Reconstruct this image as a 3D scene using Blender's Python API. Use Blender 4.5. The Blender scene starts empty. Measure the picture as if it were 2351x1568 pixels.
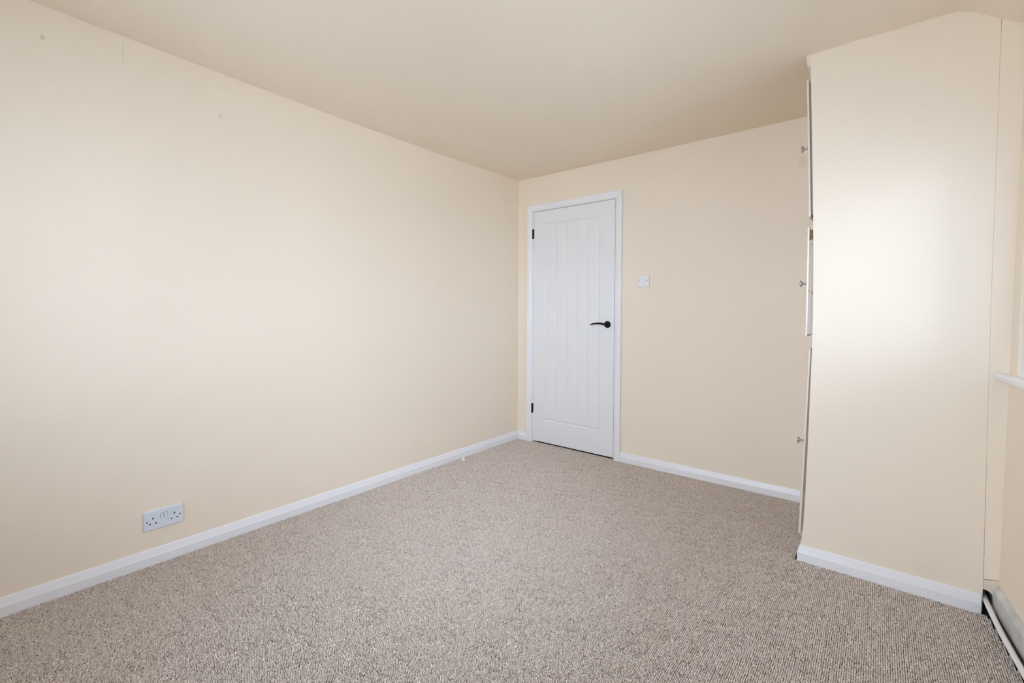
import bpy, bmesh, math, random
import numpy as np
from mathutils import Vector, Matrix

random.seed(4)
rng = np.random.default_rng(4)
scene = bpy.context.scene
col = scene.collection
R = math.radians

# ------------------------------------------------------------------ camera
IMG_W, IMG_H = 2351, 1568
cam_d = bpy.data.cameras.new('camera')
cam = bpy.data.objects.new('camera', cam_d)
col.objects.link(cam)
scene.camera = cam
cam_d.sensor_width = 36.0
cam_d.lens = 1040.9 / IMG_W * 36.0
cam_d.shift_y = (739.55 - IMG_H / 2) / IMG_W
cam_d.clip_start = 0.02
yaw, pit, rol = R(-38.914), R(1.297), R(0.2586)
fw = Vector((math.sin(yaw) * math.cos(pit), math.cos(yaw) * math.cos(pit), -math.sin(pit)))
rt = Vector((math.cos(yaw), -math.sin(yaw), 0))
up = rt.cross(fw)
r2 = rt * math.cos(rol) + up * math.sin(rol)
u2 = -rt * math.sin(rol) + up * math.cos(rol)
m = Matrix((r2, u2, -fw)).transposed().to_4x4()
m.translation = (2.4997, -3.184, 1.1302)
cam.matrix_world = m

# ------------------------------------------------------------------ geometry of the place
# left wall x=0, back wall y=0, floor z=0; the window wall runs slightly askew and leans a touch
H = 2.2875
BY = -0.747                 # face of the boxed-in cupboard
Y_REAR = -4.0
def WX(y, z=0.8, d=0.0):    # inner surface of the window wall
    return 2.877 + 0.082 * (BY - y) + 0.014 * (z - 0.8) + d
WIN_S0, WIN_S1, WIN_Z0, WIN_Z1 = 0.076, 1.60, 0.912, 1.78

# ------------------------------------------------------------------ light
world = bpy.data.worlds.new('overcast_sky')
scene.world = world
world.use_nodes = True
bg = world.node_tree.nodes['Background']
bg.inputs['Color'].default_value = (0.745, 0.893, 1.17, 1)
bg.inputs['Strength'].default_value = 14.0

sm = (WIN_S0 + WIN_S1) / 2
# unseen window, added behind the camera to brighten the door and end wall
RW = (0.45, 2.10, 0.72, 2.10)
def portal(centre, inward, w, h):
    pl = bpy.data.lights.new('window_portal', 'AREA')
    pl.shape = 'RECTANGLE'
    pl.size, pl.size_y = w, h
    pl.cycles.is_portal = True
    po = bpy.data.objects.new('window_portal', pl)
    col.objects.link(po)
    zax = -Vector(inward).normalized()
    xax = Vector((0, 0, 1)).cross(zax).normalized()
    mm = Matrix((xax, zax.cross(xax), zax)).transposed().to_4x4()
    mm.translation = centre
    po.matrix_world = mm
portal((WX(BY - sm, 1.45) + 0.085, BY - sm, (WIN_Z0 + WIN_Z1) / 2), (-1, -0.082, 0), WIN_S1 - WIN_S0, WIN_Z1 - WIN_Z0)
portal(((RW[0] + RW[1]) / 2, Y_REAR - 0.13, (RW[2] + RW[3]) / 2), (0, 1, 0), RW[1] - RW[0], RW[3] - RW[2])

vs = scene.view_settings
vs.view_transform = 'Standard'
vs.look = 'None'
vs.gamma = 1.0
vs.use_curve_mapping = False
vs.exposure = 0.0
scene.cycles.max_bounces = 10
scene.cycles.diffuse_bounces = 9
scene.cycles.glossy_bounces = 2
scene.cycles.transparent_max_bounces = 6

# ------------------------------------------------------------------ materials
def new_mat(name):
    mt = bpy.data.materials.new(name)
    mt.use_nodes = True
    nt = mt.node_tree
    return mt, nt, nt.nodes['Principled BSDF']

def paint(name, colr, rough=0.55, var=0.03, vscale=3.0, bump=0.02, bscale=350.0, spec=0.35, metal=0.0):
    mt, nt, b = new_mat(name)
    b.inputs['Roughness'].default_value = rough
    b.inputs['Metallic'].default_value = metal
    b.inputs['Specular IOR Level'].default_value = spec
    geo = nt.nodes.new('ShaderNodeNewGeometry')
    n = nt.nodes.new('ShaderNodeTexNoise')
    n.inputs['Scale'].default_value = vscale
    n.inputs['Detail'].default_value = 1
    nt.links.new(geo.outputs['Position'], n.inputs['Vector'])
    mx = nt.nodes.new('ShaderNodeMix')
    mx.data_type = 'RGBA'
    mx.inputs['A'].default_value = tuple(c * (1 - var) for c in colr) + (1,)
    mx.inputs['B'].default_value = tuple(min(1, c * (1 + var)) for c in colr) + (1,)
    nt.links.new(n.outputs['Fac'], mx.inputs['Factor'])
    nt.links.new(mx.outputs['Result'], b.inputs['Base Color'])
    if bump:
        n2 = nt.nodes.new('ShaderNodeTexNoise')
        n2.inputs['Scale'].default_value = bscale
        n2.inputs['Detail'].default_value = 2
        nt.links.new(geo.outputs['Position'], n2.inputs['Vector'])
        bp = nt.nodes.new('ShaderNodeBump')
        bp.inputs['Strength'].default_value = bump * 10
        bp.inputs['Distance'].default_value = 0.0004
        nt.links.new(n2.outputs['Fac'], bp.inputs['Height'])
        nt.links.new(bp.outputs['Normal'], b.inputs['Normal'])
    mt['_out'] = 0
    return mt

CREAM = (0.885, 0.78, 0.632)
M_wall = paint('cream_wall_paint', CREAM, 0.6, 0.012, 2.0, 0, 300)
M_ceil = paint('cream_ceiling_paint', CREAM, 0.75, 0.012, 2.0, 0, 260)
M_white = paint('white_gloss_paint', (0.86, 0.86, 0.865), 0.32, 0.01, 6, 0, 140, 0.5)
M_door = paint('white_door_paint', (0.835, 0.83, 0.82), 0.42, 0.01, 6, 0, 200, 0.45)
M_plastic = paint('white_plastic', (0.82, 0.82, 0.82), 0.3, 0.0, 6, 0, 1, 0.5)
M_greyplate = paint('grey_plastic', (0.72, 0.77, 0.825), 0.35, 0.02, 8, 0, 1, 0.5)
M_black = paint('matt_black_metal', (0.004, 0.004, 0.0045), 0.45, 0.0, 8, 0, 1, 0.3)
M_dark = paint('dark_slot', (0.006, 0.007, 0.01), 0.6, 0.0, 8, 0, 1, 0.2)
M_chrome = paint('brushed_nickel', (0.62, 0.60, 0.57), 0.22, 0.03, 60, 0, 1, 0.5, 1.0)
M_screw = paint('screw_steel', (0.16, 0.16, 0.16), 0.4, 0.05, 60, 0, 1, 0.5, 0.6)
M_trim = paint('aged_cream_gloss', (0.80, 0.715, 0.62), 0.4, 0.03, 12, 0.03, 90, 0.5)
M_upvc = paint('white_upvc', (0.88, 0.88, 0.88), 0.25, 0.0, 6, 0, 1, 0.5)
M_sub = paint('dusty_subfloor', (0.075, 0.062, 0.05), 0.9, 0.4, 30, 0.05, 200, 0.1)
M_backing = paint('carpet_backing', (0.06, 0.046, 0.038), 0.95, 0.2, 60, 0, 1, 0.0)
M_brick = paint('masonry', (0.35, 0.22, 0.16), 0.9, 0.2, 10, 0.05, 60, 0.1)
M_ground = paint('garden_ground', (0.58, 0.56, 0.53), 0.95, 0.12, 0.6, 0, 1, 0.0)
M_filler = paint('old_cream_filler', (0.80, 0.70, 0.58), 0.7, 0.06, 40, 0.05, 120, 0.2)
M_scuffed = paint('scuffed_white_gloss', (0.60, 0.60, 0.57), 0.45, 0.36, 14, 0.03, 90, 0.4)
M_foam = paint('pale_foam', (0.86, 0.80, 0.74), 0.8, 0.03, 80, 0.02, 300, 0.2)

def stains_on_wall(mt, marks):
    """small marks with a shape of their own: (centre, radii, colour, strength)"""
    nt = mt.node_tree
    b = nt.nodes['Principled BSDF']
    geo = nt.nodes.new('ShaderNodeNewGeometry')
    src = b.inputs['Base Color'].links[0].from_socket
    for c, rad, colr, st in marks:
        mp = nt.nodes.new('ShaderNodeMapping')
        mp.vector_type = 'POINT'
        mp.inputs['Scale'].default_value = tuple(1 / r for r in rad)
        mp.inputs['Location'].default_value = tuple(-a / r for a, r in zip(c, rad))
        nt.links.new(geo.outputs['Position'], mp.inputs['Vector'])
        ln = nt.nodes.new('ShaderNodeVectorMath')
        ln.operation = 'LENGTH'
        nt.links.new(mp.outputs['Vector'], ln.inputs[0])
        mr = nt.nodes.new('ShaderNodeMapRange')
        mr.inputs['From Min'].default_value = 1.1
        mr.inputs['From Max'].default_value = 0.6
        mr.inputs['To Min'].default_value = 0.0
        mr.inputs['To Max'].default_value = st
        nt.links.new(ln.outputs['Value'], mr.inputs['Value'])
        mx = nt.nodes.new('ShaderNodeMix')
        mx.data_type = 'RGBA'
        mx.inputs['B'].default_value = colr + (1,)
        nt.links.new(mr.outputs['Result'], mx.inputs['Factor'])
        nt.links.new(src, mx.inputs['A'])
        src = mx.outputs['Result']
    nt.links.new(src, b.inputs['Base Color'])

stains_on_wall(M_wall, [
    ((0, -2.948, 2.170), (0.05, 0.0075, 0.012), (0.45, 0.40, 0.34), 0.45),   # grey dab high on the left wall
    ((0, -2.710, 2.215), (0.05, 0.0014, 0.055), (0.40, 0.35, 0.29), 0.55),   # lining paper crack
    ((0, -2.345, 2.070), (0.05, 0.012, 0.014), (0.55, 0.47, 0.38), 0.25),
    ((2.136, 0, 2.027), (0.030, 0.05, 0.038), (0.62, 0.50, 0.34), 0.22),      # faint patch beside the top knob
])

# old cupboard door boards: cream paint flaking from brown wood near the top
def old_board(name, paint_col, wood_col, ztop, depth):
    mt, nt, b = new_mat(name)
    b.inputs['Roughness'].default_value = 0.7
    geo = nt.nodes.new('ShaderNodeNewGeometry')
    sep = nt.nodes.new('ShaderNodeSeparateXYZ')
    nt.links.new(geo.outputs['Position'], sep.inputs[0])
    n = nt.nodes.new('ShaderNodeTexNoise')
    n.inputs['Scale'].default_value = 55
    n.inputs['Detail'].default_value = 5
    nt.links.new(geo.outputs['Position'], n.inputs['Vector'])
    mr = nt.nodes.new('ShaderNodeMapRange')
    mr.inputs['From Min'].default_value = ztop - depth
    mr.inputs['From Max'].default_value = ztop
    mr.inputs['To Min'].default_value = -0.17
    mr.inputs['To Max'].default_value = 0.3
    nt.links.new(sep.outputs['Z'], mr.inputs['Value'])
    ad = nt.nodes.new('ShaderNodeMath')
    ad.operation = 'ADD'
    nt.links.new(n.outputs['Fac'], ad.inputs[0])
    nt.links.new(mr.outputs['Result'], ad.inputs[1])
    rp = nt.nodes.new('ShaderNodeValToRGB')
    rp.color_ramp.elements[0].position = 0.50
    rp.color_ramp.elements[0].color = paint_col + (1,)
    rp.color_ramp.elements[1].position = 0.56
    rp.color_ramp.elements[1].color = wood_col + (1,)
    nt.links.new(ad.outputs[0], rp.inputs['Fac'])
    nt.links.new(rp.outputs['Color'], b.inputs['Base Color'])
    return mt
M_board_rough = old_board('flaking_cream_board', (0.62, 0.55, 0.46), (0.25, 0.13, 0.065), 1.52, 0.12)
M_board_grey = paint('bare_grey_board', (0.33, 0.29, 0.26), 0.8, 0.15, 40, 0.05, 150, 0.1)
M_board_tan = paint('bare_tan_board', (0.40, 0.32, 0.23), 0.8, 0.15, 40, 0.05, 150, 0.1)

# carpet loops: colour per loop from a point attribute
M_loop, nt, b = new_mat('taupe_loop_pile')
b.inputs['Roughness'].default_value = 0.95
b.inputs['Specular IOR Level'].default_value = 0.05
at = nt.nodes.new('ShaderNodeAttribute')
at.attribute_name = 'yarn'
rp = nt.nodes.new('ShaderNodeValToRGB')
cr = rp.color_ramp
cr.elements[0].position = 0.0
cr.elements[0].color = (0.31, 0.245, 0.20, 1)
cr.elements[1].position = 1.0
cr.elements[1].color = (0.88, 0.795, 0.715, 1)
e = cr.elements.new(0.35); e.color = (0.60, 0.513, 0.445, 1)
e = cr.elements.new(0.8); e.color = (0.74, 0.65, 0.57, 1)
nt.links.new(at.outputs['Fac'], rp.inputs['Fac'])
nt.links.new(rp.outputs['Color'], b.inputs['Base Color'])

# window panes: a thin pane, part clear and part light-scattering (obscured glass)
def pane_mat(name, scatter):
    mt = bpy.data.materials.new(name)
    mt.use_nodes = True
    nt = mt.node_tree
    nt.nodes.remove(nt.nodes['Principled BSDF'])
    out = nt.nodes['Material Output']
    tr = nt.nodes.new('ShaderNodeBsdfTransparent')
    tr.inputs['Color'].default_value = (0.96, 0.97, 0.965, 1)
    tl = nt.nodes.new('ShaderNodeBsdfTranslucent')
    tl.inputs['Color'].default_value = (0.97, 0.975, 0.97, 1)
    mx = nt.nodes.new('ShaderNodeMixShader')
    mx.inputs[0].default_value = scatter
    gl = nt.nodes.new('ShaderNodeBsdfGlossy')
    gl.inputs['Roughness'].default_value = 0.0
    fr = nt.nodes.new('ShaderNodeFresnel')
    fr.inputs['IOR'].default_value = 1.45
    ms = nt.nodes.new('ShaderNodeMixShader')
    nt.links.new(tr.outputs[0], mx.inputs[1])
    nt.links.new(tl.outputs[0], mx.inputs[2])
    nt.links.new(fr.outputs[0], ms.inputs[0])
    nt.links.new(mx.outputs[0], ms.inputs[1])
    nt.links.new(gl.outputs[0], ms.inputs[2])
    nt.links.new(ms.outputs[0], out.inputs['Surface'])
    return mt
M_glass = pane_mat('obscured_pane', 0.22)
M_clear = pane_mat('part_obscured_pane', 0.10)

# ------------------------------------------------------------------ helpers
def obj(name, bm, mat, parent=None, smooth=False, bevel=0.0, segs=2):
    bmesh.ops.remove_doubles(bm, verts=bm.verts, dist=1e-6)
    bmesh.ops.recalc_face_normals(bm, faces=bm.faces)
    me = bpy.data.meshes.new(name)
    bm.to_mesh(me)
    bm.free()
    me.materials.append(mat)
    o = bpy.data.objects.new(name, me)
    col.objects.link(o)
    if parent is not None:
        o.parent = parent
        o.matrix_parent_inverse = parent.matrix_world.inverted()
    if smooth:
        for p in me.polygons:
            p.use_smooth = True
    if bevel:
        md = o.modifiers.new('edge_round', 'BEVEL')
        md.width = bevel
        md.segments = segs
        md.limit_method = 'ANGLE'
        md.angle_limit = R(40)
        for p in me.polygons:
            p.use_smooth = True
        me.set_sharp_from_angle(angle=R(9))
    return o

def thing(name, loc, label=None, cat=None, group=None, kind=None):
    o = bpy.data.objects.new(name, None)
    o.empty_display_size = 0.05
    o.location = loc
    col.objects.link(o)
    o.matrix_world = Matrix.Translation(loc)
    return tag(o, label, cat, group, kind)

def tag(o, label=None, cat=None, group=None, kind=None):
    if label: o['label'] = label
    if cat: o['category'] = cat
    if group: o['group'] = group
    if kind: o['kind'] = kind
    return o

def struct(o, label, cat):
    return tag(o, label, cat, None, 'structure')

def add_hexa(bm, pts):
    """8 points: bottom ring 4, top ring 4"""
    v = [bm.verts.new(p) for p in pts]
    for f in ((0, 1, 2, 3), (7, 6, 5, 4), (0, 4, 5, 1), (1, 5, 6, 2), (2, 6, 7, 3), (3, 7, 4, 0)):
        bm.faces.new([v[i] for i in f])

def add_box(bm, x0, x1, y0, y1, z0, z1):
    add_hexa(bm, [(x0, y0, z0), (x1, y0, z0), (x1, y1, z0), (x0, y1, z0),
                  (x0, y0, z1), (x1, y0, z1), (x1, y1, z1), (x0, y1, z1)])

def box(*a):
    bm = bmesh.new()
    add_box(bm, *a)
    return bm

def wall_seg(bm, s0, s1, z0, z1, d0=0.0, d1=0.09):
    """box in the skewed window wall: s along it from the cupboard face towards -y, d outward"""
    P = lambda s, z, d: (WX(BY - s, z) + d, BY - s + 0.082 * d, z)
    add_hexa(bm, [P(s0, z0, d0), P(s0, z0, d1), P(s1, z0, d1), P(s1, z0, d0),
                  P(s0, z1, d0), P(s0, z1, d1), P(s1, z1, d1), P(s1, z1, d0)])

def extrude_loop(bm, ring, off):
    """closed polygon extruded by vector off"""
    off = Vector(off)
    a = [bm.verts.new(p) for p in ring]
    c = [bm.verts.new(Vector(p) + off) for p in ring]
    bm.faces.new(a)
    bm.faces.new(list(reversed(c)))
    n = len(a)
    for i in range(n):
        bm.faces.new((a[i], c[i], c[(i + 1) % n], a[(i + 1) % n]))

def sweep(bm, rings, cap=True):
    vs_ = [[bm.verts.new(p) for p in r] for r in rings]
    n = len(vs_[0])
    for a, c in zip(vs_[:-1], vs_[1:]):
        for i in range(n):
            bm.faces.new((a[i], a[(i + 1) % n], c[(i + 1) % n], c[i]))
    if cap:
        bm.faces.new(list(reversed(vs_[0])))
        bm.faces.new(vs_[-1])

def tube(bm, pts, rad, n=12):
    pts = [Vector(p) for p in pts]
    rads = rad if isinstance(rad, (list, tuple)) else [rad] * len(pts)
    rings = []
    prev = None
    for i, p in enumerate(pts):
        t = (pts[min(i + 1, len(pts) - 1)] - pts[max(i - 1, 0)]).normalized()
        if prev is None:
            ref = Vector((0, 0, 1)) if abs(t.z) < 0.9 else Vector((1, 0, 0))
            a = t.cross(ref).normalized()
        else:
            a = (prev - t * prev.dot(t)).normalized()
        prev = a
        c = t.cross(a)
        rings.append([p + (a * math.cos(2 * math.pi * k / n) + c * math.sin(2 * math.pi * k / n)) * rads[i] for k in range(n)])
    sweep(bm, rings)

def lathe(bm, base, axis, prof, n=24):
    """prof: (distance along axis, radius)"""
    base, axis = Vector(base), Vector(axis).normalized()
    ref = Vector((0, 0, 1)) if abs(axis.z) < 0.9 else Vector((1, 0, 0))
    a = axis.cross(ref).normalized()
    c = axis.cross(a)
    rings = [[base + axis * d + (a * math.cos(2 * math.pi * k / n) + c * math.sin(2 * math.pi * k / n)) * max(r, 1e-4)
              for k in range(n)] for d, r in prof]
    sweep(bm, rings)

# ------------------------------------------------------------------ the shell
o = obj('floor', box(-0.1, 3.5, Y_REAR - 0.1, 0.12, -0.14, -0.012), M_sub)
struct(o, 'dusty dark bare floor showing beside the white pipe', 'floor')

o = obj('wall_left', box(-0.12, 0, Y_REAR - 0.1, 0.12, -0.1, 2.45), M_wall)
struct(o, 'long cream painted wall with the double socket', 'wall')

DX0, DX1, DZ0, DZ1 = 0.170, 0.932, 0.011, 1.991          # door leaf
LX0, LX1, LZ1 = DX0 - 0.0006, DX1 + 0.0036, DZ1 + 0.003     # lining inside faces
bm = bmesh.new()
add_box(bm, -0.12, LX0 - 0.012, 0, 0.12, -0.1, 2.45)
add_box(bm, LX1 + 0.012, 3.3, 0, 0.12, -0.1, 2.45)
add_box(bm, LX0 - 0.012, LX1 + 0.012, 0, 0.12, LZ1 + 0.012, 2.45)
add_box(bm, LX0 - 0.012, LX1 + 0.012, 0.115, 0.12, -0.1, LZ1 + 0.012)
o = obj('wall_back', bm, M_wall)
struct(o, 'cream end wall around the white door', 'wall')

bm = bmesh.new()
add_box(bm, -0.12, RW[0], Y_REAR - 0.12, Y_REAR, -0.1, 2.45)
add_box(bm, RW[1], 3.5, Y_REAR - 0.12, Y_REAR, -0.1, 2.45)
add_box(bm, RW[0], RW[1], Y_REAR - 0.12, Y_REAR, -0.1, RW[2])
add_box(bm, RW[0], RW[1], Y_REAR - 0.12, Y_REAR, RW[3], 2.45)
o = obj('wall_rear', bm, M_wall)
struct(o, 'cream wall at the other end of the room', 'wall')

bm = bmesh.new()
wall_seg(bm, -0.9, WIN_S0, -0.1, 2.45)
wall_seg(bm, WIN_S1, 3.4, -0.1, 2.45)
wall_seg(bm, WIN_S0, WIN_S1, -0.1, WIN_Z0 - 0.027)
wall_seg(bm, WIN_S0, WIN_S1, WIN_Z1, 2.45)
o = obj('wall_right', bm, M_wall)
struct(o, 'cream window wall beside the boxed-in cupboard', 'wall')

# ceiling: slightly sagging sheet that rolls down to the window wall
PROF = [(-0.216, 2.2885), (-0.190, 2.2865), (-0.168, 2.280), (-0.142, 2.267), (-0.115, 2.250), (-0.088, 2.2305), (-0.061, 2.211),
        (-0.008, 2.175), (0.10, 2.102)]
def ceil_z(x, y):
    t = min(max(-y / 2.95, 0), 1.05)
    return H - 0.019 * math.sin(math.pi * t) * math.exp(-max(x, 0) / 0.55) + 0.003 * math.exp(-((x) / 0.3) ** 2)
bm = bmesh.new()
ys = np.linspace(Y_REAR - 0.1, 0.12, 60)
xs = np.linspace(-0.1, 2.55, 36)
rows = []
for y in ys:
    wt = WX(y, 2.2)
    r = [(x, y, ceil_z(x, y)) for x in xs]
    xl = wt + PROF[0][0]
    r += [(2.55 + (xl - 2.55) * k, y, H + 0.001 * k) for k in (0.5,)]
    r += [(wt + a, y, z) for a, z in PROF]
    rows.append([bm.verts.new(p) for p in r])
for a, c in zip(rows[:-1], rows[1:]):
    for i in range(len(a) - 1):
        bm.faces.new((a[i], a[i + 1], c[i + 1], c[i]))
o = obj('ceiling', bm, M_ceil, smooth=True)
struct(o, 'cream ceiling that curves down to the window wall', 'ceiling')

# outdoors, seen only by the light
o = obj('garden_ground', box(-40, 60, -40, 40, -3.0, -2.9), M_ground)
tag(o, 'grey paved ground outside the window', 'ground', None, 'structure')

# ------------------------------------------------------------------ skirting boards
SK = [(0, -0.008), (0.015, -0.008), (0.015, 0.036), (0.0135, 0.039), (0.0065, 0.0655), (0.004, 0.069), (0, 0.0695)]
def skirting(name, p0, p1, nrm, label, sk=SK, ext0=0.0, ext1=0.0, lean=0.0):
    p0, p1, nrm = Vector(p0), Vector(p1), Vector(nrm)
    t = (p1 - p0).normalized()
    bm = bmesh.new()
    rings = []
    for p, sgn, ext in ((p0, -1, ext0), (p1, 1, ext1)):
        # ext: +1 outside mitre, -1 inside mitre
        rings.append([p + nrm * (d - 0.0005) + Vector((0, 0, z)) + t * sgn * ext * d for d, z in sk])
    sweep(bm, rings)
    o = obj(name, bm, M_white, bevel=0.0012)
    return struct(o, label, 'baseboard')
skirting('baseboard_left', (0, Y_REAR, 0), (0, 0, 0), (1, 0, 0), 'white skirting board along the cream wall below the double socket', ext1=-1)
AX0, AX1, AZ = 0.107, 0.9946, 2.048
skirting('baseboard_back', (0, 0, 0), (AX0, 0, 0), (0, -1, 0), 'short white skirting stub between the corner and the door frame', ext0=-1)
skirting('baseboard_back', (AX1, 0, 0), (2.243, 0, 0), (0, -1, 0), 'white skirting board from the door frame to the cupboard', ext1=-1)
BFX = 2.2435
skirting('baseboard_cupboard', (BFX, BY, 0), (2.822, BY, 0), (0, -1, 0), 'white skirting board across the cupboard side with a rough cut end', ext0=1)
skirting('baseboard_front', (BFX, -0.0, 0), (BFX, BY, 0), (-1, 0, 0), 'white skirting return under the cupboard doors', ext0=-1, ext1=1)
# skirting on the window wall sits higher, above the bare floor strip
SKW = [(0, 0.034), (0.015, 0.034), (0.015, 0.100), (0.012, 0.108), (0.006, 0.1185), (0, 0.120)]
bm = bmesh.new()
sweep(bm, [[(WX(BY - s, z) - d, BY - s - 0.082 * d, z) for d, z in SKW] for s in np.linspace(0.003, 3.2, 14)])
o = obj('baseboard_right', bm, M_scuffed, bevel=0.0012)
struct(o, 'scuffed white skirting board on the window wall behind the pipe', 'baseboard')
bm = bmesh.new()
wall_seg(bm, 0.002, 3.2, -0.0119, 0.0338, -0.006, -0.0005)
obj('bare_plinth', bm, M_sub, o)

# ------------------------------------------------------------------ door
door = thing('door_1', (DX0, 0, 0))
struct(door, 'white panelled door with five vertical planks and black lever handle', 'door')
# architrave, mitred, moulded towards the opening
ARP = [(0, 0.0), (0, -0.009), (0.004, -0.0125), (0.012, -0.0155), (0.016, -0.018), (0.047, -0.018), (0.050, -0.016), (0.050, 0.0)]
IX0, IX1, IZ = AX0 + 0.05, AX1 - 0.05, AZ - 0.05
bm = bmesh.new()
sweep(bm, [[(IX0 - a, d, -0.006) for a, d in ARP], [(IX0 - a, d, IZ + a) for a, d in ARP],
           [(IX1 + a, d, IZ + a) for a, d in ARP], [(IX1 + a, d, -0.006) for a, d in ARP]])
obj('architrave', bm, M_white, door, bevel=0.001)
bm = bmesh.new()
add_box(bm, LX0 - 0.012, LX0, 0.0, 0.114, -0.01, LZ1)
add_box(bm, LX1, LX1 + 0.012, 0.0, 0.114, -0.01, LZ1)
add_box(bm, LX0 - 0.012, LX1 + 0.012, 0.0, 0.114, LZ1, LZ1 + 0.012)
add_box(bm, LX0, LX0 + 0.012, 0.040, 0.07, -0.01, LZ1)      # stops
add_box(bm, LX1 - 0.012, LX1, 0.040, 0.07, -0.01, LZ1)
add_box(bm, LX0, LX1, 0.040, 0.07, LZ1 - 0.012, LZ1)
obj('lining', bm, M_white, door)
# leaf: stiles and rails around a sunk field
PX0, PX1, PZ0, PZ1 = 0.288, 0.808, 0.198, 1.887
def rect(x0, x1, z0, z1, y, o_=0.0):
    return [(x0 + o_, y, z0 + o_), (x1 - o_, y, z0 + o_), (x1 - o_, y, z1 - o_), (x0 + o_, y, z1 - o_)]
bm = bmesh.new()
rings = [rect(DX0, DX1, DZ0, DZ1, 0.036), rect(DX0, DX1, DZ0, DZ1, 0.003), rect(DX0, DX1, DZ0, DZ1, 0.001, 0.002),
         rect(PX0, PX1, PZ0, PZ1, 0.001), rect(PX0, PX1, PZ0, PZ1, 0.0020, 0.0015), rect(PX0, PX1, PZ0, PZ1, 0.0085, 0.0100),
         rect(PX0, PX1, PZ0, PZ1, 0.012, 0.0100)]
rv = [[bm.verts.new(p) for p in r] for r in rings]
for a, c in zip(rv[:-1], rv[1:]):
    for i in range(4):
        bm.faces.new((a[i], a[(i + 1) % 4], c[(i + 1) % 4], c[i]))
bm.faces.new(rv[0])
bm.faces.new(rv[-1])
leaf = obj('door_leaf', bm, M_door, door)
GX = [PX0 + 0.0100, 0.396, 0.499, 0.599, 0.699, PX1 - 0.0100]
for i in range(5):
    x0, x1 = GX[i] + 0.0002, GX[i + 1] - 0.0002
    z0, z1 = PZ0 + 0.0102, PZ1 - 0.0102
    bm = bmesh.new()
    rv = [[bm.verts.new(p) for p in r] for r in (rect(x0, x1, z0, z1, 0.0119), rect(x0, x1, z0, z1, 0.0084),
                                               rect(x0, x1, z0, z1, 0.0045, 0.0066), rect(x0, x1, z0, z1, 0.0040, 0.0082))]
    for a, c in zip(rv[:-1], rv[1:]):
        for k in range(4):
            bm.faces.new((a[k], a[(k + 1) % 4], c[(k + 1) % 4], c[k]))
    bm.faces.new(rv[0])
    bm.faces.new(rv[-1])
    obj('plank', bm, M_door, leaf)
# hinges
for z0, z1 in ((1.762, 1.845), (0.252, 0.336)):
    bm = bmesh.new()
    lathe(bm, (0.1630, -0.0055, z0), (0, 0, 1), [(0, 0.003), (0.002, 0.0065), (0.026, 0.0065), (0.0265, 0.0056), (0.027, 0.0065),
          (0.055, 0.0065), (0.0555, 0.0056), (0.056, 0.0065), (z1 - z0 - 0.002, 0.0065), (z1 - z0, 0.003)], 14)
    add_box(bm, 0.1640, 0.1712, -0.004, 0.0008, z0 + 0.001, z1 - 0.001)
    h = obj('hinge', bm, M_black, door, smooth=False)
    h['label'] = 'black butt hinge'
# lever handle on a round rose
HX, HZ = 0.877, 1.036
bm = bmesh.new()
lathe(bm, (HX, 0.001, HZ), (0, -1, 0), [(0, 0.0265), (0.006, 0.0265), (0.0085, 0.0245), (0.009, 0.012), (0.012, 0.0095), (0.042, 0.009)], 32)
han = obj('handle', bm, M_black, door, smooth=True)
han['label'] = 'matt black lever handle on a round rose'
bm = bmesh.new()
pts, rad = [], []
for k in range(15):
    t = k / 14
    pts.append((HX + 0.008 - 0.128 * t, -0.046 - 0.004 * math.sin(math.pi * t), HZ - 0.001 + 0.010 * math.sin(math.pi * min(1, t * 0.92)) - 0.003 * t ** 3))
    rad.append(0.0085 - 0.0033 * t if 0.02 < t < 0.97 else 0.006)
tube(bm, pts, rad, 12)
obj('lever', bm, M_black, han, smooth=True)
s = obj('strike_plate', box(DX1 + 0.0003, DX1 + 0.0027, 0.002, 0.03, HZ - 0.035, HZ + 0.03), M_screw, door)
# metal threshold bar under the leaf
bm = bmesh.new()
sweep(bm, [[(x, 0.004, -0.009), (x, 0.010, -0.004), (x, 0.028, -0.004), (x, 0.034, -0.009)] for x in (LX0 + 0.001, LX1 - 0.001)])
obj('threshold_bar', bm, M_chrome, door)

# ------------------------------------------------------------------ window in the right wall
win = thing('window_1', (WX(BY - sm, 0.9), BY - sm, 0.9))
struct(win, 'white framed window above a white sill in the cream wall', 'window')
bm = bmesh.new()
P = lambda s_, z, d: (WX(BY - s_, z) + d, BY - s_ + 0.082 * d, z)
# sill board with a rounded nose, running to the cupboard side
nose = [(0.011, WIN_Z0 - 0.027), (-0.030, WIN_Z0 - 0.027), (-0.034, WIN_Z0 - 0.024), (-0.036, WIN_Z0 - 0.019), (-0.036, WIN_Z0 - 0.009),
        (-0.034, WIN_Z0 - 0.003), (-0.030, WIN_Z0), (0.011, WIN_Z0)]
sweep(bm, [[P(s_, z, d) for d, z in nose] for s_ in (WIN_S0, WIN_S1)])
nose2 = [(max(min(d, -0.0005), -1), z) for d, z in nose]
sweep(bm, [[P(s_, z, d) for d, z in nose2] for s_ in (0.001, WIN_S0)])
sweep(bm, [[P(s_, z, d) for d, z in nose2] for s_ in (WIN_S1, WIN_S1 + 0.07)])
obj('window_sill', bm, M_white, win, smooth=False, bevel=0.0015)
def wbox(bm, s0, s1, z0, z1, d0, d1):
    wall_seg(bm, s0, s1, z0, z1, d0, d1)
fwid = 0.06
bm = bmesh.new()
D0, D1 = 0.010, 0.065
wbox(bm, WIN_S0, WIN_S0 + fwid, WIN_Z0, WIN_Z1, D0, D1)
wbox(bm, WIN_S1 - fwid, WIN_S1, WIN_Z0, WIN_Z1, D0, D1)
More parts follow.
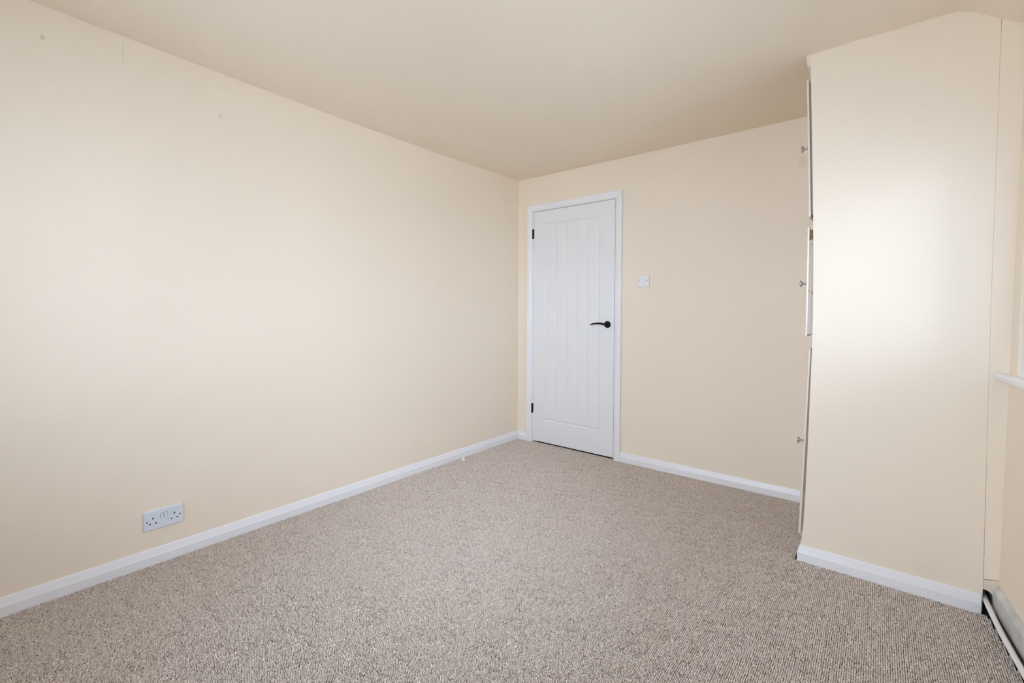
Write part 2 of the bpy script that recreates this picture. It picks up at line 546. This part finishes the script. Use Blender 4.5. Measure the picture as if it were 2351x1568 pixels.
wbox(bm, WIN_S0 + fwid, WIN_S1 - fwid, WIN_Z0, WIN_Z0 + fwid, D0, D1)
wbox(bm, WIN_S0 + fwid, WIN_S1 - fwid, WIN_Z1 - fwid, WIN_Z1, D0, D1)
mids = [WIN_S0 + (WIN_S1 - WIN_S0) * k / 3 for k in (1, 2)]
for ms_ in mids:
    wbox(bm, ms_ - 0.035, ms_ + 0.035, WIN_Z0 + fwid, WIN_Z1 - fwid, D0, D1)
wf = obj('window_frame', bm, M_upvc, win)
edges = [WIN_S0 + fwid] + [v for m_ in mids for v in (m_ - 0.035, m_ + 0.035)] + [WIN_S1 - fwid]
for k in range(3):
    bm = bmesh.new()
    wbox(bm, edges[2 * k], edges[2 * k + 1], WIN_Z0 + fwid, WIN_Z1 - fwid, 0.030, 0.032)
    obj('pane', bm, M_glass, wf)

fill_win = thing('added_fill_window', ((RW[0] + RW[1]) / 2, Y_REAR, RW[2]))  # added out of view for the daylight it throws on the door side
struct(fill_win, 'unseen white framed window added to light the door and end wall', 'window')
bm = bmesh.new()
yf0, yf1 = Y_REAR - 0.11, Y_REAR - 0.05
add_box(bm, RW[0], RW[0] + fwid, yf0, yf1, RW[2], RW[3])
add_box(bm, RW[1] - fwid, RW[1], yf0, yf1, RW[2], RW[3])
add_box(bm, RW[0] + fwid, RW[1] - fwid, yf0, yf1, RW[2], RW[2] + fwid)
add_box(bm, RW[0] + fwid, RW[1] - fwid, yf0, yf1, RW[3] - fwid, RW[3])
xm = (RW[0] + RW[1]) / 2
add_box(bm, xm - 0.035, xm + 0.035, yf0, yf1, RW[2] + fwid, RW[3] - fwid)
wf2 = obj('window_frame', bm, M_upvc, fill_win)
for a0, a1 in ((RW[0] + fwid, xm - 0.035), (xm + 0.035, RW[1] - fwid)):
    obj('pane', box(a0, a1, Y_REAR - 0.081, Y_REAR - 0.079, RW[2] + fwid, RW[3] - fwid), M_clear, wf2)
obj('window_sill', box(RW[0] - 0.05, RW[1] + 0.05, Y_REAR + 0.0005, Y_REAR + 0.06, RW[2] - 0.03, RW[2]), M_white, fill_win, bevel=0.004)

# ------------------------------------------------------------------ built-in cupboard (boxed in beside the window wall)
EDGE = [(0.0, 2.2445), (0.068, 2.2445), (0.12, 2.2465), (0.172, 2.251), (0.314, 2.256), (0.495, 2.261), (0.655, 2.264), (0.813, 2.267), (0.971, 2.270),
        (1.128, 2.271), (1.363, 2.269), (1.558, 2.265), (1.75, 2.260), (1.948, 2.254), (2.143, 2.248), (2.231, 2.2445), (2.292, 2.2405)]
EZ, EX = [e_[0] for e_ in EDGE], [e_[1] for e_ in EDGE]
def ex(z): return float(np.interp(z, EZ, EX))
SEAM = 2.8268
def seam_x(z): return SEAM + 0.0065 * max(0, (z - 1.2)) / 1.0
def seam_gap(z): return 0.0003 + 0.0005 * min(1, abs(z - 1.05) / 0.8) ** 1.5
cup = thing('built_in_cupboard', (2.55, BY, 0), 'cream boxed-in floor to ceiling cupboard beside the window wall', 'cupboard')
wt = WX(BY, 2.2)
roof = [(wt + a, z + 0.004) for a, z in PROF]
def roofz(x): return float(np.interp(x, [2.2, wt + PROF[0][0]] + [q[0] for q in roof[1:]], [H + 0.005, H + 0.005] + [q[1] for q in roof[1:]]))
bm = bmesh.new()
ring = [(x, BY, z) for z, x in EDGE[:-1]] + [(ex(2.292), BY, 2.292)]
xr = seam_x(2.21)
for x in [2.5, wt + PROF[0][0]] + [q[0] for q in roof[1:]]:
    if x < xr - 0.003:
        ring.append((x, BY, roofz(x)))
for z in list(np.linspace(roofz(xr), 0.0, 14)):
    ring.append((seam_x(z) - seam_gap(z) * 0.5, BY, float(z)))
extrude_loop(bm, ring, (0, 0.016, 0))
obj('side_panel', bm, M_wall, cup, bevel=0.001)
bm = bmesh.new()
sweep(bm, [[(x + 0.0005, BY + 0.001, z), (x + 0.018, BY + 0.001, z), (x + 0.018, -0.001, z), (x + 0.0005, -0.001, z)] for z, x in EDGE])
obj('front_board', bm, M_trim, cup)
bm = bmesh.new()
sweep(bm, [[(2.2275, y, 2.291), (2.2275, y, 2.262), (2.233, y, 2.240), (2.2395, y, 2.2335), (2.247, y, 2.2335), (2.247, y, 2.291)]
           for y in (BY + 0.0005, -0.001)])
obj('top_trim', bm, M_trim, cup, bevel=0.0015)
# irregular bead of filler where the side panel meets the ceiling
bm = bmesh.new()
pts, rad = [], []
for k in range(46):
    t = k / 45
    x = 2.252 + 0.535 * t
    pts.append((x, BY - 0.0008 + 0.0008 * math.sin(k * 1.7), roofz(x) - 0.0062 + 0.0007 * math.sin(k * 2.3)))
    rad.append(0.0030 + 0.0008 * math.sin(k * 1.13) * math.sin(k * 0.37))
tube(bm, pts, rad, 8)
obj('filler_bead', bm, M_wall, cup, smooth=True)

KN = [(0, 0.010), (0.002, 0.010), (0.0035, 0.0085), (0.005, 0.0055), (0.009, 0.0045), (0.014, 0.005), (0.018, 0.0085), (0.021, 0.0130), (0.0225, 0.0155),
      (0.0235, 0.0163), (0.0250, 0.0160), (0.0270, 0.0130), (0.0285, 0.0070), (0.029, 0.0)]
DOORS = [  # z0, z1, lip front x at bottom / top, lip thickness, board material, knob z, label
    (1.565, 2.184, 2.2475, 2.2305, 0.0085, M_board_grey, 1.882, 'top cupboard door'),
    (1.024, 1.5185, 2.2420, 2.2435, 0.0085, M_board_rough, 1.266, 'middle cupboard door with paint flaking off its edge'),
    (0.118, 0.968, 2.2310, 2.2568, 0.0095, M_board_tan, 0.541, 'tall bottom cupboard door')]
for z0, z1, xb, xt, th, bmat, kz, lab in DOORS:
    fx = lambda z: xb + (xt - xb) * (z - z0) / (z1 - z0)
    y0, y1 = BY + 0.004, -0.055
    bm = bmesh.new()
    n = 9
    zs = [z0 + (z1 - z0) * k / (n - 1) for k in range(n)]
    sweep(bm, [[(fx(z), y0, z), (fx(z) + th, y0, z), (fx(z) + th, y1, z), (fx(z), y1, z)] for z in zs])
    d_ = obj('cupboard_door', bm, M_trim, cup, bevel=0.0025)
    d_['label'] = lab
    bm = bmesh.new()
    zi = [z0 + 0.010 + (z1 - z0 - 0.022) * k / (n - 1) for k in range(n)]
    sweep(bm, [[(fx(z) + th - 0.0003, y0 + 0.006, z), (ex(z) + 0.0003, y0 + 0.006, z), (ex(z) + 0.0003, y1 - 0.01, z), (fx(z) + th - 0.0003, y1 - 0.01, z)]
               for z in zi])
    obj('inner_board', bm, bmat, d_)
    bm = bmesh.new()
    lathe(bm, (fx(kz) + 0.0003, BY + 0.036, kz), (-1, 0, 0), KN, 28)
    k_ = obj('knob', bm, M_chrome, d_, smooth=True)
    k_['label'] = 'flared nickel knob'

# narrow strip of old wall between the seam and the window wall, with the broken patch and pipe hole at its foot
bm = bmesh.new()
ring = []
zz = [0.1285] + list(np.linspace(0.2, roofz(seam_x(2.21)), 12))
for z in zz:
    ring.append((seam_x(z) + seam_gap(z) * 0.5, BY + 0.0008, float(z)))
for x in [q[0] for q in roof[1:]]:
    if x > seam_x(2.21) + 0.003 and x < wt + 0.02:
        ring.append((x, BY + 0.0008, roofz(x)))
ring.append((WX(BY, 2.12) + 0.03, BY + 0.0008, 2.12))
ring.append((WX(BY, 0.135) + 0.03, BY + 0.0008, 0.137))
ring.append((WX(BY, 0.135) - 0.006, BY + 0.0008, 0.137))
ring.append((SEAM + 0.018, BY + 0.0008, 0.1335))
extrude_loop(bm, ring, (0, 0.03, 0))
ret = obj('wall_return', bm, M_wall)
struct(ret, 'narrow cream wall strip between the cupboard seam and the window wall', 'wall')
bm = bmesh.new()
ring = [(SEAM - 0.002, 0.1255), (SEAM + 0.010, 0.1262), (SEAM + 0.020, 0.130), (SEAM + 0.034, 0.1325), (2.90, 0.1325), (2.90, 0.02), (2.8555, 0.02),
        (2.8552, 0.045), (2.8545, 0.062), (2.852, 0.075), (2.846, 0.0825), (2.838, 0.087), (2.830, 0.089), (SEAM - 0.002, 0.0885)]
extrude_loop(bm, [(x, BY + 0.004, z) for x, z in ring], (0, 0.02, 0))
obj('plaster_patch', bm, M_filler, ret, bevel=0.0008)

bm = bmesh.new()
sweep(bm, [[(seam_x(z) - 0.0012, BY + 0.0018, z), (seam_x(z) + 0.0012, BY + 0.0018, z), (seam_x(z) + 0.0012, BY + 0.006, z), (seam_x(z) - 0.0012, BY + 0.006, z)]
           for z in np.linspace(0.55, 2.19, 12)])
obj('seam_filler', bm, M_filler, ret)

# ------------------------------------------------------------------ heating pipe
PS, PX = (-0.16, 0.0, 0.14, 0.22, 0.345, 0.42, 0.6, 1.0, 2.34), (2.833, 2.8355, 2.8405, 2.8445, 2.854, 2.8605, 2.875, 2.907, 3.014)
def pipe_x(s_): return float(np.interp(s_, PS, PX))
bm = bmesh.new()
tube(bm, [(pipe_x(s_), BY - s_, 0.048) for s_ in np.linspace(-0.16, 2.34, 40)], 0.0085, 16)
pipe2 = thing('heating_pipe', (2.84, BY, 0), 'white painted heating pipe coming out of a hole by the skirting', 'pipe')
obj('pipe_run', bm, M_white, pipe2, smooth=True)
for s_ in (0.75, 1.7):
    bm = bmesh.new()
    x = pipe_x(s_)
    for k in range(1):
        pts = [(x + 0.0095 * math.cos(a), BY - s_, 0.048 + 0.0095 * math.sin(a)) for a in np.linspace(R(-215), R(35), 12)]
    tube(bm, pts, 0.0024, 8)
    add_box(bm, x + 0.009, WX(BY - s_, 0.046) - 0.0152, BY - s_ - 0.005, BY - s_ + 0.005, 0.040, 0.052)
    obj('pipe_clip', bm, M_plastic, pipe2)

# ------------------------------------------------------------------ light switch
SX, SZ = 1.1226, 1.3162
sw = thing('light_switch', (SX + 0.043, 0, SZ), 'square white rocker light switch on the cream wall beside the door', 'light switch')
bm = bmesh.new()
def plate_xz(bm, x0, z0, w, h, t, inset):
    rv = [[bm.verts.new(p) for p in r] for r in (rect(x0, x0 + w, z0, z0 + h, 0.0), rect(x0, x0 + w, z0, z0 + h, -t * 0.55),
                                               rect(x0, x0 + w, z0, z0 + h, -t, inset))]
    for a, c in zip(rv[:-1], rv[1:]):
        for k in range(4):
            bm.faces.new((a[k], a[(k + 1) % 4], c[(k + 1) % 4], c[k]))
    bm.faces.new(rv[0]); bm.faces.new(rv[-1])
plate_xz(bm, SX, SZ, 0.086, 0.086, 0.009, 0.003)
obj('plate', bm, M_plastic, sw, bevel=0.001)
bm = bmesh.new()
plate_xz(bm, SX + 0.031, SZ + 0.0265, 0.024, 0.033, 0.0102, 0.001)
sur = obj('rocker_surround', bm, M_plastic, sw, bevel=0.0006)
bm = bmesh.new()
rx0, rx1, rz0, rz1 = SX + 0.0345, SX + 0.0515, SZ + 0.030, SZ + 0.056
add_hexa(bm, [(rx0, -0.0135, rz0), (rx1, -0.0135, rz0), (rx1, -0.005, rz0), (rx0, -0.005, rz0),
              (rx0, -0.0105, rz1), (rx1, -0.0105, rz1), (rx1, -0.005, rz1), (rx0, -0.005, rz1)])
obj('rocker', bm, M_plastic, sw, bevel=0.0008)
for dx in (0.0128, 0.0732):
    bm = bmesh.new()
    lathe(bm, (SX + dx, -0.0088, SZ + 0.0435), (0, -1, 0), [(0, 0.0033), (0.0006, 0.0033), (0.001, 0.002)], 14)
    obj('screw', bm, M_screw, sw)

# ------------------------------------------------------------------ double socket on the left wall (faces +x)
SY, SZ2 = -2.6656, 0.1531
so = thing('double_socket', (0, SY + 0.073, SZ2), 'grey double plug socket low on the long cream wall', 'socket')
def Q(a, b_, d): return (d, SY + a, SZ2 + b_)
def plate_yz(bm, a0, b0, w, h, t, inset, t0=0.0):
    def rr(i, d): return [Q(a0 + i, b0 + i, d), Q(a0 + w - i, b0 + i, d), Q(a0 + w - i, b0 + h - i, d), Q(a0 + i, b0 + h - i, d)]
    rv = [[bm.verts.new(p) for p in r] for r in (rr(0, t0), rr(0, t0 + (t - t0) * 0.5), rr(inset, t))]
    for a, c in zip(rv[:-1], rv[1:]):
        for k in range(4):
            bm.faces.new((a[k], a[(k + 1) % 4], c[(k + 1) % 4], c[k]))
    bm.faces.new(rv[0]); bm.faces.new(rv[-1])
bm = bmesh.new()
plate_yz(bm, 0, 0, 0.146, 0.086, 0.0095, 0.003)
obj('plate', bm, M_greyplate, so, bevel=0.001)
for ca in (0.0335, 0.1125):
    bm = bmesh.new()
    plate_yz(bm, ca - 0.0024, 0.0475, 0.0048, 0.0085, 0.00985, 0.0002, 0.006)
    obj('pin_slot', bm, M_dark, so)
    for da in (-0.011, 0.011):
        bm = bmesh.new()
        plate_yz(bm, ca + da - 0.0037, 0.0262, 0.0074, 0.0048, 0.00985, 0.0002, 0.006)
        obj('pin_slot', bm, M_dark, so)
for a0 in (0.0605, 0.0750):
    bm = bmesh.new()
    add_hexa(bm, [Q(a0, 0.047, 0.006), Q(a0 + 0.0105, 0.047, 0.006), Q(a0 + 0.0105, 0.047, 0.0125), Q(a0, 0.047, 0.0125),
                  Q(a0, 0.066, 0.006), Q(a0 + 0.0105, 0.066, 0.006), Q(a0 + 0.0105, 0.066, 0.0102), Q(a0, 0.066, 0.0102)])
    rk = obj('rocker', bm, M_greyplate, so, bevel=0.0006)
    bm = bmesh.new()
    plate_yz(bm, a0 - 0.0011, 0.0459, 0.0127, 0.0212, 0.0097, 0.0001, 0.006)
    obj('painted_shadow_gap', bm, M_screw, rk)  # flat dark plate, its colour stands in for the shadow around the rocker
for a in (0.0125, 0.1335):
    bm = bmesh.new()
    lathe(bm, Q(a, 0.0405, 0.0093), (1, 0, 0), [(0, 0.0034), (0.0006, 0.0034), (0.001, 0.0026)], 14)
    obj('screw', bm, M_screw, so)

# ------------------------------------------------------------------ crumb on the carpet
bm = bmesh.new()
cx, cy = 0.066, -0.752
ringb = [(-0.013, -0.011), (0.012, -0.013), (0.014, 0.010), (-0.011, 0.012)]
add_hexa(bm, [(cx + a, cy + b_, -0.001) for a, b_ in ringb] + [(cx + a * 0.78 - 0.001, cy + b_ * 0.7, 0.026 + 0.003 * (k % 2)) for k, (a, b_) in enumerate(ringb)])
o = obj('packing_crumb', bm, M_foam, bevel=0.003, segs=3)
tag(o, 'tiny pale crumb lying on the carpet by the long skirting', 'debris')

# ------------------------------------------------------------------ carpet: looped pile, nobody could count it
cbm = bmesh.new()
sl = [0.0, 0.2, 0.5, 1.0, 2.0, 3.2]
edge_pts = [(WX(BY - s_, 0) - 0.026, BY - s_) for s_ in sl]
outline = [(0.0, 0.03), (2.22, 0.03), (2.22, BY - 0.001), (2.838, BY - 0.001)] + edge_pts + [(0.0, BY - 3.2)]
extrude_loop(cbm, [(x, y, -0.012) for x, y in outline], (0, 0, 0.0068))
carpet = obj('carpet', cbm, M_backing)
tag(carpet, 'taupe brown looped pile fitted carpet covering the floor', 'carpet', None, 'stuff')

# every loop of yarn is a small dome in staggered rows; swatches of 16 x 16 loops repeat over the open floor,
# and single loops fill in along the edges
S, PY = 0.0060, 0.0048
TN = 16
TX, TY = TN * S, TN * PY
KL = 6
RINGS = ((1.0, 0.0), (0.97, 0.45), (0.70, 0.85))
def pile_mesh(name, X, Y):
    n = X.size
    X = X + rng.normal(0, 0.00032, n)
    Y = Y + rng.normal(0, 0.00032, n)
    sx = 0.0029 * (1 + rng.normal(0, 0.09, n))
    sy = 0.00222 * (1 + rng.normal(0, 0.09, n))
    sz = 0.0056 * (1 + rng.normal(0, 0.11, n))
    rz = rng.normal(0, 0.35, n)
    ax, ay = rng.normal(0, 0.16, n), rng.normal(0, 0.16, n)      # lean of the loop
    ca, sa = np.cos(rz), np.sin(rz)
    nv = 3 * KL + 1
    V = np.zeros((n, nv, 3), np.float32)
    def put(i, lx, ly, zf):
        z = sz * zf
        V[:, i, 0] = X + lx * ca - ly * sa + ax * z
        V[:, i, 1] = Y + lx * sa + ly * ca + ay * z
        V[:, i, 2] = -0.0052 + z
    for lvl, (rf, zf) in enumerate(RINGS):
        for k in range(KL):
            t = 2 * math.pi * k / KL
            put(lvl * KL + k, math.cos(t) * sx * rf, math.sin(t) * sy * rf, zf)
    put(3 * KL, 0 * sx, 0 * sy, 1.0)
    F = []
    for lvl in range(2):
        for k in range(KL):
            j = (k + 1) % KL
            b0 = lvl * KL
            F += [(b0 + k, b0 + j, b0 + KL + j), (b0 + k, b0 + KL + j, b0 + KL + k)]
    for k in range(KL):
        F.append((2 * KL + k, 2 * KL + (k + 1) % KL, 3 * KL))
    F = np.array(F, np.int32)
    faces = (F[None] + (np.arange(n, dtype=np.int32) * nv)[:, None, None]).reshape(-1, 3)
    me = bpy.data.meshes.new(name)
    me.vertices.add(n * nv)
    me.vertices.foreach_set('co', V.reshape(-1))
    me.loops.add(faces.size)
    me.loops.foreach_set('vertex_index', faces.reshape(-1))
    me.polygons.add(len(faces))
    me.polygons.foreach_set('loop_start', np.arange(0, faces.size, 3, dtype=np.int32))
    me.polygons.foreach_set('use_smooth', np.ones(len(faces), bool))
    yarn = np.clip(0.55 + rng.normal(0, 0.23, n), 0, 1).astype(np.float32)
    me.attributes.new('yarn', 'FLOAT', 'POINT').data.foreach_set('value', np.repeat(yarn, nv))
    me.materials.append(M_loop)
    me.update()
    me.validate()
    return me
def grid(i0, j0, ni, nj):
    ix, iy = np.meshgrid(np.arange(i0, i0 + ni), np.arange(j0, j0 + nj), indexing='ij')
    return ((ix + 0.5) * S).ravel(), (0.012 - (iy + 0.5 * (ix % 2)) * PY).ravel()
def on_carpet(X, Y, m=0.0):
    lim = 2.877 + 0.082 * (BY - Y) - 0.0112 - 0.027
    return ((X > 0.012 + m) & (X < lim - m) & ~((X > 2.222 - m) & (Y > BY - 0.009 - m))
            & ~((Y > -0.012 - m) & ((X < LX0 + 0.003 + m) | (X > LX1 - 0.003 - m))))
def add_pile(me):
    p_ = bpy.data.objects.new('loop_pile', me)
    col.objects.link(p_)
    p_.parent = carpet
    p_['kind'] = 'stuff'
    return p_
NVAR = 10
spots = [[] for _ in range(NVAR)]
ex_, ey_ = [], []
for ti in range(int(3.1 / TX) + 1):
    for tj in range(int(3.55 / TY) + 1):
        X, Y = grid(ti * TN, tj * TN, TN, TN)
        ok = on_carpet(X, Y)
        if ok.all():
            spots[random.randrange(NVAR)].append((ti * TX, 0.012 - tj * TY, 0.0))
        elif ok.any():
            ex_.append(X[ok]); ey_.append(Y[ok])
add_pile(pile_mesh('loop_pile_edge', np.concatenate(ex_), np.concatenate(ey_)))
for v_ in range(NVAR):
    X, Y = grid(0, 0, TN, TN)
    sw = bpy.data.objects.new('pile_swatch', pile_mesh('pile_swatch', X, Y - 0.012))   # used by the node tree only
    me = bpy.data.meshes.new('loop_pile')
    me.from_pydata(spots[v_], [], [])
    pile = add_pile(me)
    ng = bpy.data.node_groups.new('lay_pile', 'GeometryNodeTree')
    ng.interface.new_socket('Geometry', in_out='INPUT', socket_type='NodeSocketGeometry')
    ng.interface.new_socket('Geometry', in_out='OUTPUT', socket_type='NodeSocketGeometry')
    gi = ng.nodes.new('NodeGroupInput')
    go = ng.nodes.new('NodeGroupOutput')
    oi = ng.nodes.new('GeometryNodeObjectInfo')
    oi.inputs['Object'].default_value = sw
    m2p = ng.nodes.new('GeometryNodeMeshToPoints')
    iop = ng.nodes.new('GeometryNodeInstanceOnPoints')
    ng.links.new(gi.outputs[0], m2p.inputs['Mesh'])
    ng.links.new(m2p.outputs[0], iop.inputs['Points'])
    ng.links.new(oi.outputs['Geometry'], iop.inputs['Instance'])
    ng.links.new(iop.outputs[0], go.inputs[0])
    pile.modifiers.new('loops', 'NODES').node_group = ng
